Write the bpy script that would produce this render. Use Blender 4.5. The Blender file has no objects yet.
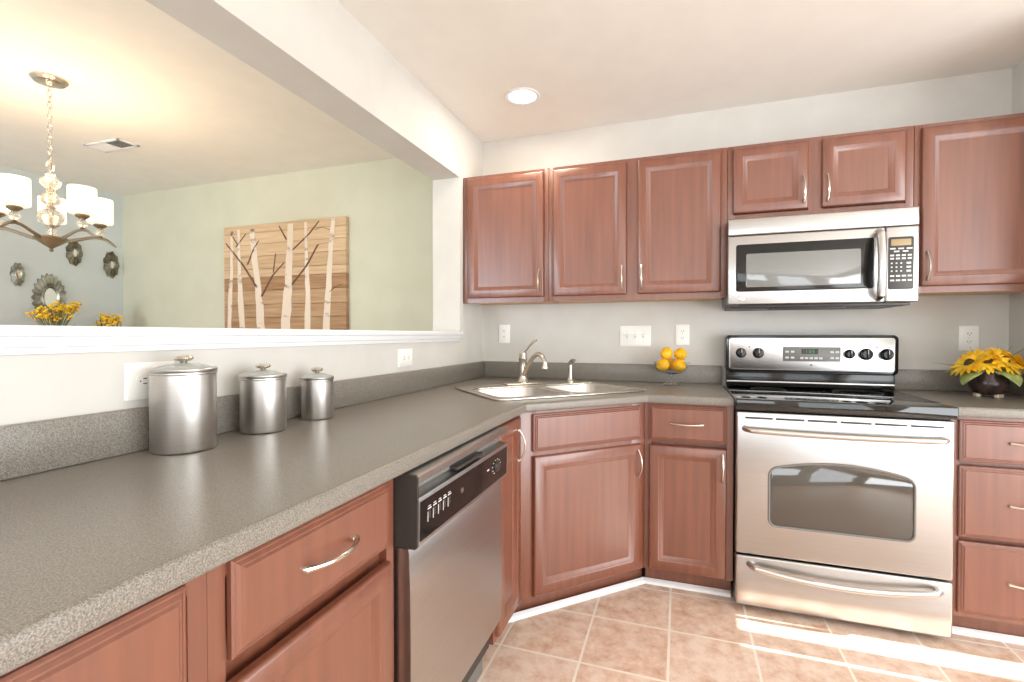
import bpy, bmesh, math, random
from mathutils import Vector, Matrix
PI = math.pi
S = bpy.context.scene
COL = S.collection
random.seed(4)

# ------------------------------------------------------------------ camera
CAM = Vector((1.2168, -2.9249, 1.1887)); YAW = 0.3334
cd = bpy.data.cameras.new('camera'); co = bpy.data.objects.new('camera', cd); COL.objects.link(co)
co.location = CAM; co.rotation_euler = (PI/2 - 0.0132, 0, YAW)
cd.sensor_width = 36; cd.lens = 482.4755/1024*36; cd.clip_start = 0.02
S.camera = co

# ------------------------------------------------------------------ view
S.view_settings.view_transform = 'Standard'; S.view_settings.look = 'None'
S.view_settings.gamma = 1; S.view_settings.use_curve_mapping = False
S.view_settings.exposure = -0.62

# ------------------------------------------------------------------ world, sun, window daylight
W = bpy.data.worlds.new('world'); S.world = W; W.use_nodes = True
bg = W.node_tree.nodes['Background']; bg.inputs[0].default_value = (.80, .90, 1, 1); bg.inputs[1].default_value = 1.2
def light(name, kind, loc, rot, energy, col=(1, 1, 1), **k):
    d = bpy.data.lights.new(name, kind); d.energy = energy; d.color = col
    for a, v in k.items(): setattr(d, a, v)
    o = bpy.data.objects.new(name, d); COL.objects.link(o); o.location = loc; o.rotation_euler = rot
    return o
el = math.radians(35.0)
sun = light('sun', 'SUN', (6, -.7, 4), (0, 0, 0), 24, (1, .97, .93), angle=.004)
sun.rotation_euler = Vector((math.cos(el), 0.0, math.sin(el))).to_track_quat('Z', 'Y').to_euler()
# daylight in the rear windows (kitchen side two, dining side one) and the breakfast window
light('daylight_rear', 'AREA', (0.95, -5.50, 1.45), (PI/2+.5, 0, 0), 36, (.95, .97, 1), shape='RECTANGLE', size=1.3, size_y=1.3)
light('daylight_rear_right', 'AREA', (2.95, -5.50, 1.2), (PI/2+.5, 0, 0), 50, (.95, .97, 1), shape='RECTANGLE', size=1.6, size_y=2.0)
light('daylight_dining', 'AREA', (-2.2, -5.50, 1.45), (PI/2+.35, 0, 0), 165, (.80, .90, 1), shape='RECTANGLE', size=1.5, size_y=1.3)
light('daylight_breakfast', 'AREA', (4.20, -2.9, 1.2), (0, PI/2+.22, 0), 235, (.95, .98, 1), shape='RECTANGLE', size=2.0, size_y=3.2)

# ------------------------------------------------------------------ helpers
def lin(r, g, b):
    f = lambda c: (c/255/12.92) if c/255 <= .04045 else ((c/255+.055)/1.055)**2.4
    return (f(r), f(g), f(b), 1)
def mat(name, c, rough=.5, metal=0, **k):
    m = bpy.data.materials.new(name); m.use_nodes = True
    b = m.node_tree.nodes['Principled BSDF']
    b.inputs['Base Color'].default_value = c; b.inputs['Roughness'].default_value = rough; b.inputs['Metallic'].default_value = metal
    for a, v in k.items(): b.inputs[a.replace('_', ' ')].default_value = v
    return m
def nodes(m): return m.node_tree.nodes, m.node_tree.links, m.node_tree.nodes['Principled BSDF']
def noise_mix(m, c1, c2, scale, mp=(1, 1, 1), detail=3, lo=.35, hi=.65, bump=0, seed=None):
    n, l, b = nodes(m)
    tc = n.new('ShaderNodeTexCoord'); ma = n.new('ShaderNodeMapping'); ma.inputs['Scale'].default_value = mp
    t = n.new('ShaderNodeTexNoise'); t.inputs['Scale'].default_value = scale; t.inputs['Detail'].default_value = detail
    r = n.new('ShaderNodeValToRGB'); r.color_ramp.elements[0].position = lo; r.color_ramp.elements[1].position = hi
    r.color_ramp.elements[0].color = c1; r.color_ramp.elements[1].color = c2
    l.new(tc.outputs['Object'], ma.inputs[0]); l.new(ma.outputs[0], t.inputs['Vector']); l.new(t.outputs['Fac'], r.inputs[0]); l.new(r.outputs[0], b.inputs['Base Color'])
    if bump:
        bp = n.new('ShaderNodeBump'); bp.inputs['Strength'].default_value = bump; bp.inputs['Distance'].default_value = .002
        l.new(t.outputs['Fac'], bp.inputs['Height']); l.new(bp.outputs[0], b.inputs['Normal'])
    return m

M = {}
M['wall'] = noise_mix(mat('wall_paint', lin(210, 206, 199), .75), lin(208, 204, 197), lin(212, 209, 202), 6)
M['sage'] = noise_mix(mat('sage_paint', lin(208, 207, 186), .75), lin(206, 205, 183), lin(210, 209, 188), 5)
M['sage_daylit'] = noise_mix(mat('sage_paint_daylight_tint', lin(204, 210, 208), .75), lin(202, 208, 206), lin(206, 212, 210), 5)  # same paint as the sage wall, cool daylight tint put into the colour
M['ceil'] = noise_mix(mat('ceiling_paint', lin(242, 238, 230), .85), lin(240, 236, 228), lin(243, 239, 231), 8)
M['white'] = mat('white_trim_paint', lin(240, 240, 240), .35)
M['cherry'] = noise_mix(mat('cherry_wood', lin(122, 69, 48), .40), lin(110, 61, 43), lin(132, 77, 54), 3, (14, 14, .7), 5, .25, .75)
M['cherry'].node_tree.nodes['Principled BSDF'].inputs['Coat Weight'].default_value = 1.0
M['cherry'].node_tree.nodes['Principled BSDF'].inputs['Coat IOR'].default_value = 1.55
M['cherry'].node_tree.nodes['Principled BSDF'].inputs['Coat Roughness'].default_value = .32
M['maple'] = noise_mix(mat('maple_underside', lin(214, 170, 122), .5), lin(205, 160, 112), lin(222, 180, 132), 3, (1, 9, 9))
M['dark'] = mat('shadow_gap', lin(40, 24, 20), .7)
def steel(name, c, rough, mp):
    m = noise_mix(mat(name, c, rough, 1), tuple(x*.93 for x in c[:3])+(1,), c, 4, mp, 2, .3, .7)
    n, l, b = nodes(m); b.inputs['Anisotropic'].default_value = .4
    return m
M['steel'] = steel('brushed_steel', lin(192, 191, 190), .28, (1, 1, 60))
M['steel_v'] = steel('brushed_steel_round', lin(200, 196, 191), .33, (1, 1, 90))
M['nickel'] = mat('brushed_nickel', lin(214, 206, 195), .25, 1)
M['chrome'] = mat('bright_chrome', lin(235, 235, 235), .1, 1)
M['black'] = mat('black_gloss', lin(24, 24, 24), .12)
M['blackm'] = mat('black_matte', lin(54, 51, 48), .4)
M['glassb'] = mat('black_glass', lin(20, 20, 20), .05, Coat_Weight=.5)
M['ovenglass'] = mat('oven_glass', lin(70, 66, 60), .06, Coat_Weight=.8, Specular_IOR_Level=.8)
M['mwglass'] = mat('microwave_glass', lin(120, 122, 120), .08, Coat_Weight=.8, Specular_IOR_Level=.8)
M['grey'] = mat('grey_plastic', lin(120, 118, 114), .4)
M['lgrey'] = mat('light_grey_print', lin(215, 213, 208), .5)
M['plate'] = mat('white_plastic', lin(244, 242, 236), .3)
M['slot'] = mat('outlet_slot', lin(90, 84, 78), .6)
M['led'] = mat('green_display', lin(60, 120, 60), .5, Emission_Color=lin(90, 230, 100), Emission_Strength=.5)
M['lcd'] = mat('display_lcd', lin(168, 146, 108), .3)
M['glass'] = mat('clear_glass', (1, 1, 1, 1), .0, Transmission_Weight=1, IOR=1.2)
M['frost'] = mat('frosted_lid', lin(205, 212, 206), .12, Transmission_Weight=.35, IOR=1.4)
M['lemon'] = noise_mix(mat('lemon_peel', lin(250, 190, 20), .4), lin(246, 176, 10), lin(253, 205, 40), 60, bump=.3)
M['petal'] = noise_mix(mat('yellow_petal', lin(252, 205, 40), .5), lin(250, 186, 15), lin(255, 222, 60), 30)
M['leaf'] = noise_mix(mat('green_leaf', lin(150, 165, 95), .5), lin(138, 155, 82), lin(172, 184, 118), 30)
M['blade'] = mat('grass_blade', lin(120, 130, 90), .5)
M['pot'] = noise_mix(mat('dark_glazed_pot', lin(50, 36, 34), .2), lin(40, 28, 28), lin(78, 58, 54), 20)
M['cream'] = mat('cream_foot', lin(215, 200, 175), .5)
M['seed'] = mat('seed_head', lin(80, 60, 25), .8)
M['bronze'] = mat('antique_nickel', lin(150, 138, 118), .3, 1)
M['shade'] = mat('lit_opal_glass', lin(255, 246, 230), .4, Emission_Color=(1, .84, .62, 1), Emission_Strength=1.4)
M['crystal'] = mat('crystal', (.96, .88, .76, 1), .03, Transmission_Weight=.85, IOR=1.5)
M['lampdisc'] = mat('lit_diffuser', (1, 1, 1, 1), .5, Emission_Color=(1, .95, .86, 1), Emission_Strength=6)
M['pewter'] = noise_mix(mat('pewter_petal', lin(150, 150, 140), .35, .7), lin(110, 108, 98), lin(190, 192, 182), 14)
M['darkpewter'] = noise_mix(mat('dark_pewter', lin(120, 112, 96), .4, .7), lin(84, 76, 64), lin(160, 152, 132), 14)
M['mirror'] = mat('mirror_glass', lin(240, 244, 246), .02, 1)
M['birch'] = noise_mix(mat('birch_bark_paint', lin(222, 205, 185), .7), lin(120, 95, 75), lin(228, 212, 192), 7, (1, 1, 2.2), 4, .28, .42)
M['branch'] = mat('brown_branch_paint', lin(110, 76, 55), .7)
M['vase'] = mat('grey_vase', lin(150, 152, 148), .3)

# tiled floor: grid of square tiles with pale grout, mottled clay colour
def make_tile():
    m = mat('clay_floor_tile', lin(210, 165, 135), .36, Specular_IOR_Level=.35); n, l, b = nodes(m)
    tc = n.new('ShaderNodeTexCoord'); ma = n.new('ShaderNodeMapping'); ma.inputs['Location'].default_value = (-.575, .9, 0)
    br = n.new('ShaderNodeTexBrick'); br.offset = 0; br.squash = 1
    for k, v in (('Scale', 1), ('Mortar Size', .0052), ('Mortar Smooth', .1), ('Brick Width', .305), ('Row Height', .305), ('Bias', 0)): br.inputs[k].default_value = v
    br.inputs['Color1'].default_value = (.35, .35, .35, 1); br.inputs['Color2'].default_value = (.65, .65, .65, 1)
    n1 = n.new('ShaderNodeTexNoise'); n1.inputs['Scale'].default_value = 15; n1.inputs['Detail'].default_value = 8; n1.inputs['Roughness'].default_value = .68
    ad = n.new('ShaderNodeMath'); ad.operation = 'MULTIPLY_ADD'; ad.inputs[1].default_value = .25
    rp = n.new('ShaderNodeValToRGB'); e = rp.color_ramp.elements
    e[0].position = .42; e[0].color = lin(198, 157, 130); e[1].position = .72; e[1].color = lin(234, 212, 195)
    x = e.new(.55); x.color = lin(219, 186, 163)
    mx = n.new('ShaderNodeMix'); mx.data_type = 'RGBA'; mx.inputs['B'].default_value = lin(242, 230, 214)
    l.new(tc.outputs['Object'], ma.inputs[0]); l.new(ma.outputs[0], br.inputs['Vector']); l.new(tc.outputs['Object'], n1.inputs['Vector'])
    l.new(br.outputs['Color'], ad.inputs[0]); l.new(n1.outputs['Fac'], ad.inputs[2]); l.new(ad.outputs[0], rp.inputs[0])
    l.new(br.outputs['Fac'], mx.inputs['Factor']); l.new(rp.outputs[0], mx.inputs['A']); l.new(mx.outputs['Result'], b.inputs['Base Color'])
    bp = n.new('ShaderNodeBump'); bp.inputs['Strength'].default_value = .5; bp.inputs['Distance'].default_value = .003; bp.invert = True
    l.new(br.outputs['Fac'], bp.inputs['Height']); l.new(bp.outputs[0], b.inputs['Normal'])
    return m
M['tile'] = make_tile()
def make_laminate():
    m = mat('speckled_grey_laminate', lin(140, 134, 126), .3); n, l, b = nodes(m)
    tc = n.new('ShaderNodeTexCoord')
    n1 = n.new('ShaderNodeTexNoise'); n1.inputs['Scale'].default_value = 430; n1.inputs['Detail'].default_value = 3; n1.inputs['Roughness'].default_value = .8
    rp = n.new('ShaderNodeValToRGB'); e = rp.color_ramp.elements
    e[0].position = .36; e[0].color = lin(94, 90, 84); e[1].position = .66; e[1].color = lin(160, 153, 143)
    x = e.new(.5); x.color = lin(128, 122, 113)
    l.new(tc.outputs['Object'], n1.inputs['Vector']); l.new(n1.outputs['Fac'], rp.inputs[0]); l.new(rp.outputs[0], b.inputs['Base Color'])
    return m
M['lam'] = make_laminate()
def make_planks():
    m = mat('reclaimed_planks', lin(205, 160, 105), .65); n, l, b = nodes(m)
    tc = n.new('ShaderNodeTexCoord'); ma = n.new('ShaderNodeMapping'); ma.inputs['Scale'].default_value = (1.5, 1, 26)
    t = n.new('ShaderNodeTexNoise'); t.inputs['Scale'].default_value = 2; t.inputs['Detail'].default_value = 5
    at = n.new('ShaderNodeAttribute'); at.attribute_name = 'tone'
    ad = n.new('ShaderNodeMath'); ad.operation = 'MULTIPLY_ADD'; ad.inputs[1].default_value = .5
    rp = n.new('ShaderNodeValToRGB'); e = rp.color_ramp.elements
    e[0].position = .28; e[0].color = lin(146, 104, 64); e[1].position = .9; e[1].color = lin(232, 204, 166)
    l.new(tc.outputs['Object'], ma.inputs[0]); l.new(ma.outputs[0], t.inputs['Vector']); l.new(t.outputs['Fac'], ad.inputs[0]); l.new(at.outputs['Fac'], ad.inputs[2])
    l.new(ad.outputs[0], rp.inputs[0]); l.new(rp.outputs[0], b.inputs['Base Color'])
    return m
M['plank'] = make_planks()

def link(name, me, m, parent=None, loc=None, rot=None):
    o = bpy.data.objects.new(name, me); COL.objects.link(o)
    if m is not None and not me.materials: me.materials.append(M[m])
    if parent: o.parent = parent
    if loc is not None: o.location = loc
    if rot is not None: o.rotation_euler = rot
    return o
def obj(name, bm, m, parent=None, loc=None, rot=None, smooth=True, ang=35):
    bmesh.ops.recalc_face_normals(bm, faces=bm.faces[:])
    me = bpy.data.meshes.new(name); bm.to_mesh(me); bm.free()
    if smooth:
        me.shade_smooth(); me.set_sharp_from_angle(angle=math.radians(ang))
    return link(name, me, m, parent, loc, rot)
def thing(name, label, cat, loc=(0, 0, 0), rz=0, group=None):
    o = bpy.data.objects.new(name, None); COL.objects.link(o); o.empty_display_size = .1
    o.location = loc; o.rotation_euler = (0, 0, rz); return tag(o, label, cat, group)
def tag(o, label, cat, group=None):
    o['label'] = label; o['category'] = cat
    if group: o['group'] = group
    return o
def struct(name, bm, m, **k):
    o = obj(name, bm, m, **k); o['kind'] = 'structure'; return o
def copy_tree(o, parent=None):
    c = o.copy(); COL.objects.link(c); c.parent = parent
    for ch in list(o.children): copy_tree(ch, c)
    return c

def BM(): return bmesh.new()
def box(bm, x0, x1, y0, y1, z0, z1, bev=0, seg=2):
    t = bmesh.new(); bmesh.ops.create_cube(t, size=1)
    for v in t.verts: v.co = Vector((x0+(v.co.x+.5)*(x1-x0), y0+(v.co.y+.5)*(y1-y0), z0+(v.co.z+.5)*(z1-z0)))
    if bev: bmesh.ops.bevel(t, geom=t.edges[:], offset=bev, segments=seg, profile=.5, affect='EDGES')
    merge(bm, t); return bm
def merge(bm, t, mx=None):
    if mx is not None: t.transform(mx)
    me = bpy.data.meshes.new('tmp'); t.to_mesh(me); t.free(); bm.from_mesh(me); bpy.data.meshes.remove(me)
def lathe(bm, prof, n=32, c=(0, 0, 0), sx=1, sy=1, mx=None):
    t = bmesh.new(); rings = []
    for r, z in prof:
        if r < 1e-6: rings.append([t.verts.new((0, 0, z))])
        else: rings.append([t.verts.new((r*math.cos(2*PI*i/n)*sx, r*math.sin(2*PI*i/n)*sy, z)) for i in range(n)])
    for a, b in zip(rings, rings[1:]):
        for i in range(n):
            j = (i+1) % n
            if len(a) == 1 and len(b) == 1: continue
            if len(a) == 1: t.faces.new((a[0], b[i], b[j]))
            elif len(b) == 1: t.faces.new((a[i], a[j], b[0]))
            else: t.faces.new((a[i], a[j], b[j], b[i]))
    m = Matrix.Translation(c)
    if mx is not None: m = m @ mx
    merge(bm, t, m); return bm
def tube(bm, pts, rad, n=10, closed=False, flat=1):
    pts = [Vector(p) for p in pts]; k = len(pts)
    rad = rad if isinstance(rad, (list, tuple)) else [rad]*k
    tn = []
    for i in range(k):
        a = pts[(i-1) % k] if (closed or i > 0) else pts[i]; b = pts[(i+1) % k] if (closed or i < k-1) else pts[i]
        tn.append((b-a).normalized())
    up = Vector((0, 0, 1)) if abs(tn[0].z) < .9 else Vector((1, 0, 0))
    nn = (up - tn[0]*up.dot(tn[0])).normalized(); rings = []
    for i in range(k):
        nn = (nn - tn[i]*nn.dot(tn[i])).normalized(); b = tn[i].cross(nn)
        rings.append([bm.verts.new(pts[i] + (nn*math.cos(2*PI*j/n) + b*math.sin(2*PI*j/n)*flat)*rad[i]) for j in range(n)])
    prs = list(zip(rings, rings[1:])) + ([(rings[-1], rings[0])] if closed else [])
    for a, b in prs:
        for j in range(n):
            q = (j+1) % n; bm.faces.new((a[j], a[q], b[q], b[j]))
    if not closed:
        bm.faces.new(rings[0][::-1]); bm.faces.new(rings[-1])
    return bm
def rings_loft(bm, rings, cap0=True, cap1=True):
    R_ = [[bm.verts.new(p) for p in r] for r in rings]; n = len(R_[0])
    for a, b in zip(R_, R_[1:]):
        for j in range(n):
            q = (j+1) % n; bm.faces.new((a[j], a[q], b[q], b[j]))
    if cap0: bm.faces.new(R_[0][::-1])
    if cap1: bm.faces.new(R_[-1])
    return bm
def panel(bm, x0, x1, z0, z1, prof):
    """rectangular front whose profile is (inset, y): mitred like a cabinet door"""
    return rings_loft(bm, [[(x0+i, y, z0+i), (x1-i, y, z0+i), (x1-i, y, z1-i), (x0+i, y, z1-i)] for i, y in prof])
def rrect(x0, x1, y0, y1, r, n=5):
    P = []
    for cx, cy, a0 in ((x1-r, y1-r, 0), (x0+r, y1-r, PI/2), (x0+r, y0+r, PI), (x1-r, y0+r, 3*PI/2)):
        for i in range(n+1):
            a = a0 + PI/2*i/n; P.append((cx+r*math.cos(a), cy+r*math.sin(a)))
    return P
def prism_xz(bm, poly, y0, y1, bev=0):
    """outline in x,z pushed through y; front (y0) rim slightly eased"""
    n = len(poly); cx = sum(p[0] for p in poly)/n; cz = sum(p[1] for p in poly)/n
    def sc(d): return [(p[0]+(cx-p[0])*d, p[1]+(cz-p[1])*d) for p in poly]
    rs = [[(x, y1, z) for x, z in poly]]
    if bev:
        rs.append([(x, y0+bev, z) for x, z in poly]); rs.append([(x, y0, z) for x, z in sc(bev/max(.01, .5*max(abs(p[0]-cx) for p in poly)))])
    else: rs.append([(x, y0, z) for x, z in poly])
    return rings_loft(bm, rs)
def extrude_yz(bm, poly, x0, x1):
    return rings_loft(bm, [[(x0, y, z) for y, z in poly], [(x1, y, z) for y, z in poly]])
def fill2d(name, loops, half, bev, m, parent=None, z=0, seg=3):
    """flat slab from outline loops (holes allowed), thickness 2*(half+bev)"""
    cu = bpy.data.curves.new('tmp', 'CURVE'); cu.dimensions = '2D'; cu.fill_mode = 'BOTH'; cu.extrude = half
    cu.bevel_depth = bev; cu.bevel_resolution = seg; cu.offset = -bev
    for L in loops:
        s = cu.splines.new('POLY'); s.points.add(len(L)-1); s.use_cyclic_u = True
        for p, q in zip(s.points, L): p.co = (q[0], q[1], 0, 1)
    o = bpy.data.objects.new('tmp', cu); COL.objects.link(o)
    dg = bpy.context.evaluated_depsgraph_get(); me = bpy.data.meshes.new_from_object(o.evaluated_get(dg))
    bpy.data.objects.remove(o); bpy.data.curves.remove(cu)
    me.name = name
    me.shade_smooth(); me.set_sharp_from_angle(angle=math.radians(35)); me.materials.clear()
    return link(name, me, m, parent, (0, 0, z))
def text_mesh(bm, s, size, mx, ext=.0004):
    cu = bpy.data.curves.new('tmp', 'FONT'); cu.body = s; cu.size = size; cu.extrude = ext; cu.align_x = 'CENTER'; cu.align_y = 'CENTER'
    o = bpy.data.objects.new('tmp', cu); COL.objects.link(o)
    dg = bpy.context.evaluated_depsgraph_get(); me = bpy.data.meshes.new_from_object(o.evaluated_get(dg))
    bpy.data.objects.remove(o); bpy.data.curves.remove(cu)
    me.transform(mx); bm.from_mesh(me); bpy.data.meshes.remove(me)
FRONT = Matrix.Rotation(PI/2, 4, 'X')          # text / discs drawn in xy made to face local -y

# ------------------------------------------------------------------ the room
H = 2.44
struct('floor', box(BM(), -3.65, 4.35, -5.65, .2, -.05, 0), 'tile')
struct('ceiling', box(BM(), -3.65, 4.35, -5.65, .2, H, H+.06), 'ceil')
struct('wall_back', box(BM(), -.178, 4.35, 0, .2, 0, H), 'wall')
struct('wall_dining_back', box(BM(), -3.65, -.178, .05, .2, 0, H), 'sage')
struct('wall_dining_left', box(BM(), -3.65, -3.53, -5.65, .05, 0, H), 'sage_daylit')
b = BM()                                        # half wall, pillar and header round the pass-through
box(b, -.178, 0, -5.5, 0, 0, 1.149); box(b, -.178, 0, -.345, 0, 1.149, 2.11); box(b, -.178, 0, -5.5, 0, 2.11, H)
bmesh.ops.remove_doubles(b, verts=b.verts[:], dist=1e-5)
struct('wall_left', b, 'wall', smooth=False)
struct('wall_right', box(BM(), 2.69, 2.80, -.642, 0, 0, H), 'wall')
def wall_holes(name, ax, at, th, a0, a1, holes, m):
    """wall along x (ax=0) or y (ax=1) with rectangular openings (lo, hi, z0, z1)"""
    b = BM(); cur = a0
    def bx(p, q, z0, z1):
        if q-p < 1e-4 or z1-z0 < 1e-4: return
        if ax == 0: box(b, p, q, at-th, at, z0, z1)
        else: box(b, at, at+th, p, q, z0, z1)
    for lo, hi, z0, z1 in sorted(holes):
        bx(cur, lo, 0, H); bx(lo, hi, 0, z0); bx(lo, hi, z1, H); cur = hi
    bx(cur, a1, 0, H); struct(name, b, m, smooth=False)
wall_holes('wall_rear', 0, -5.5, .15, -3.53, 4.2, [(-2.95, -1.45, .8, 2.1), (.3, 1.6, .8, 2.1), (2.15, 3.75, .2, 2.2)], 'wall')
wall_holes('wall_breakfast', 1, 4.2, .15, -5.5, 0, [(-4.5, -1.3, .15, 2.15), (-.912, -.898, .1, 2.03), (-.80, -.69, .02, 2.03)], 'wall')
struct('sun_blocker', box(BM(), 4.36, 8.2, -5.8, -1.02, 2.30, 2.42), 'white')  # unseen slab added outside to keep sun out of the breakfast window
def window(i, x0, x1, z0, z1):
    b = BM()
    for p in ((x0, x0+.05, z0, z1), (x1-.05, x1, z0, z1), (x0, x1, z0, z0+.05), (x0, x1, z1-.05, z1), (x0, x1, (z0+z1)/2-.02, (z0+z1)/2+.02), ((x0+x1)/2-.02, (x0+x1)/2+.02, z0, z1)):
        box(b, p[0], p[1], -5.52, -5.505, p[2], p[3])
    struct('window_%d' % i, b, 'white', smooth=False)
window(1, .3, 1.6, .8, 2.1); window(2, 2.15, 3.75, .2, 2.2); window(3, -2.95, -1.45, .8, 2.1)
# white ledge of the pass-through
b = BM()
box(b, -.205, .022, -4.9, -.347, 1.185, 1.207, .004); box(b, -.195, .013, -4.9, -.347, 1.163, 1.186, .004); box(b, -.188, .006, -4.9, -.347, 1.149, 1.164, .003)
struct('trim_1', b, 'white')
# quarter round in front of the toe kicks
def shoe(name, p, q):
    p, q = Vector(p), Vector(q); L = (q-p).length; a = math.atan2(q.y-p.y, q.x-p.x)
    poly = [(0, 0), (-.019, 0), (-.018, .006), (-.014, .0125), (-.007, .017), (0, .022)]
    b = BM(); extrude_yz(b, poly, 0, L)
    o = struct(name, b, 'white'); o.location = (p.x, p.y, .0005); o.rotation_euler = (0, 0, a)
TK = .075
dx = TK*math.tan(PI/8)
shoe('trim_2', (.535-0, -1.06, 0), (1.058, -.537, 0))
shoe('trim_3', (1.06, -.536, 0), (1.442, -.536, 0))
shoe('trim_4', (2.215, -.536, 0), (2.685, -.536, 0))

# ------------------------------------------------------------------ cabinet kit (local: x along the front, y inward, z up)
DOOR = [(0, 0), (0, -.012), (.002, -.016), (.007, -.019), (.043, -.019), (.045, -.0172), (.0475, -.0168), (.060, -.0065), (.063, -.0062), (.065, -.0045)]
DRAWER = [(0, 0), (0, -.009), (.0035, -.0115), (.006, -.0115), (.011, -.0155), (.0135, -.0155), (.017, -.019)]
def handle(parent, x, z, L=.122, vert=True, y=-.019):
    """bowed pull with flared feet"""
    b = BM(); P = []; R = []
    for i in range(15):
        t = -1 + 2*i/14; s = t*L/2
        d = -.004 - .024*(1-abs(t)**2.2)
        P.append((x, y+d, z+s) if vert else (x+s, y+d, z)); R.append(.0042 if abs(t) < .75 else .0042+.0022*(abs(t)-.75)/.25)
    tube(b, P, R, 8)
    for s in (-1, 1):
        c = (x, y-.0005, z+s*L/2*.97) if vert else (x+s*L/2*.97, y-.0005, z)
        lathe(b, [(0, 0), (.0075, 0), (.007, .003), (.0045, .007), (0, .008)], 12, c, mx=FRONT)
    return obj('handle', b, 'nickel', parent)
def door(parent, x0, x1, z0, z1, h=None, L=.122):
    d = obj('door', panel(BM(), x0, x1, z0, z1, DOOR), 'cherry', parent)
    if h: handle(d, h[0], h[1], L)
    return d
def drawer(parent, x0, x1, z0, z1, pull=True, name='drawer'):
    d = obj(name, panel(BM(), x0, x1, z0, z1, DRAWER), 'cherry', parent)
    if pull: handle(d, (x0+x1)/2, (z0+z1)/2, .135, False)
    return d
BZ = .874                                         # cabinet top, just under the worktop
def base_cab(label, origin, rz, w, depth=.6):
    t = thing('base_cabinet', label, 'cabinet', origin, rz)
    b = BM(); box(b, .001, w-.001, .019, depth-.004, .10, BZ); box(b, .001, w-.001, TK, depth-.004, .001, .10)
    obj('carcass', b, 'cherry', t)
    f = BM(); s = .028
    box(f, .0002, s, 0, .0185, .10, BZ); box(f, w-s, w-.0002, 0, .0185, .10, BZ)
    box(f, s, w-s, 0, .0185, .10, .13); box(f, s, w-s, 0, .0185, BZ-.03, BZ)
    obj('face_frame', f, 'cherry', t)
    return t
def wall_cab(label, x0, x1, z0, z1):
    t = thing('wall_cabinet', label, 'cabinet', (x0, -.305, 0)); w = x1-x0
    b = BM(); box(b, .001, w-.001, .019, .303, z0+.012, z1)
    obj('carcass', b, 'cherry', t)
    f = BM(); s = .03
    box(f, .001, s, 0, .0185, z0, z1, .001); box(f, w-s, w-.001, 0, .0185, z0, z1, .001)
    box(f, s, w-s, 0, .0185, z0, z0+.035); box(f, s, w-s, 0, .0185, z1-.03, z1)
    if w > .7: box(f, w/2-.03, w/2+.03, .0005, .0185, z0+.03, z1-.03)
    obj('face_frame', f, 'cherry', t)
    obj('underside', box(BM(), .012, w-.012, .0195, .30, z0+.006, z0+.0118), 'maple', t)
    return t
UZ0, UZ1 = 1.374, 2.117
t = wall_cab('single-door cherry wall cabinet at the left end, beside the pass-through pillar', .003, .527, UZ0, UZ1)
door(t, .033, .496, 1.402, 2.099, (.474, 1.49))
t = wall_cab('cherry wall cabinet with two tall doors, between single-door cabinet and microwave', .527, 1.44, UZ0, UZ1)
door(t, .026, .425, 1.402, 2.099, (.404, 1.49)); door(t, .483, .883, 1.402, 2.099, (.504, 1.49))
t = wall_cab('short cherry wall cabinet with two small doors directly above the microwave', 1.44, 2.20, 1.742, UZ1)
door(t, .025, .348, 1.782, 2.099, (.328, 1.872)); door(t, .404, .727, 1.782, 2.099, (.424, 1.872))
t = wall_cab('cherry wall cabinet with one wide door, right of the microwave', 2.20, 2.688, UZ0, UZ1)
door(t, .024, .445, 1.402, 2.099, (.045, 1.49))

# base units of the back wall
t = base_cab('cherry base cabinet, one drawer over one door, between corner sink and range', (1.067, -.605, 0), 0, .378)
drawer(t, .018, .350, .703, .868); door(t, .020, .350, .108, .683, (.333, .60))
t = base_cab('cherry base cabinet with a stack of three drawers, right of the range', (2.213, -.605, 0), 0, .475)
drawer(t, .024, .458, .703, .862); drawer(t, .024, .458, .412, .685); drawer(t, .024, .458, .118, .394)

# left run (front faces +x): local x is world +y
t = base_cab('narrow cherry base cabinet, full-height door, between dishwasher and corner sink', (.605, -1.362, 0), PI/2, .292)
door(t, .022, .262, .118, .862, (.226, .755))
t = base_cab('cherry base cabinet with wide drawer over a door, left of the dishwasher', (.605, -2.4398, 0), PI/2, .4575)
drawer(t, .030, .427, .722, .866); door(t, .022, .425, .108, .690, (.045, .60))
t = base_cab('cherry base cabinet at the bottom left corner, cut off by the frame', (.605, -3.20, 0), PI/2, .76)
drawer(t, .03, .724, .672, .864); door(t, .03, .372, .108, .640, (.34, .55)); door(t, .386, .728, .108, .640, (.415, .55))

# corner sink base, diagonal face from (.605,-1.067) to (1.067,-.605)
FW = math.hypot(.462, .462)
t = thing('sink_base_cabinet', 'diagonal cherry corner cabinet under the sink', 'cabinet', (.605, -1.067, 0), PI/4)
f = BM(); s = .075
box(f, .001, s, 0, .0185, .10, BZ, .001); box(f, FW-s, FW-.001, 0, .0185, .10, BZ, .001)
box(f, s, FW-s, 0, .0185, .10, .13); box(f, s, FW-s, 0, .0185, .685, .705); box(f, s, FW-s, 0, .0185, BZ-.03, BZ)
obj('face_frame', f, 'cherry', t)
b = BM(); c = math.sqrt(.5)
box(b, -.05, FW+.05, TK, TK+.018, .001, .10)       # toe board
for sx in (0, 1):                                 # side panels running back to the two walls
    q = BM(); box(q, 0, .58, -.016 if sx == 0 else 0, 0 if sx == 0 else .016, .10, BZ)
    x = 0.014 if sx == 0 else FW-.014
    merge(b, q, Matrix.Translation((x, .03, 0)) @ Matrix.Rotation(PI*.75 if sx == 0 else PI/4, 4, 'Z'))
box(b, .02, FW-.02, .02, .45, .10, .118)
obj('carcass', b, 'cherry', t)
drawer(t, .058, FW-.034, .708, .862, False, 'false_drawer_front')
door(t, .060, FW-.034, .108, .688, (FW-.056, .60))

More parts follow.
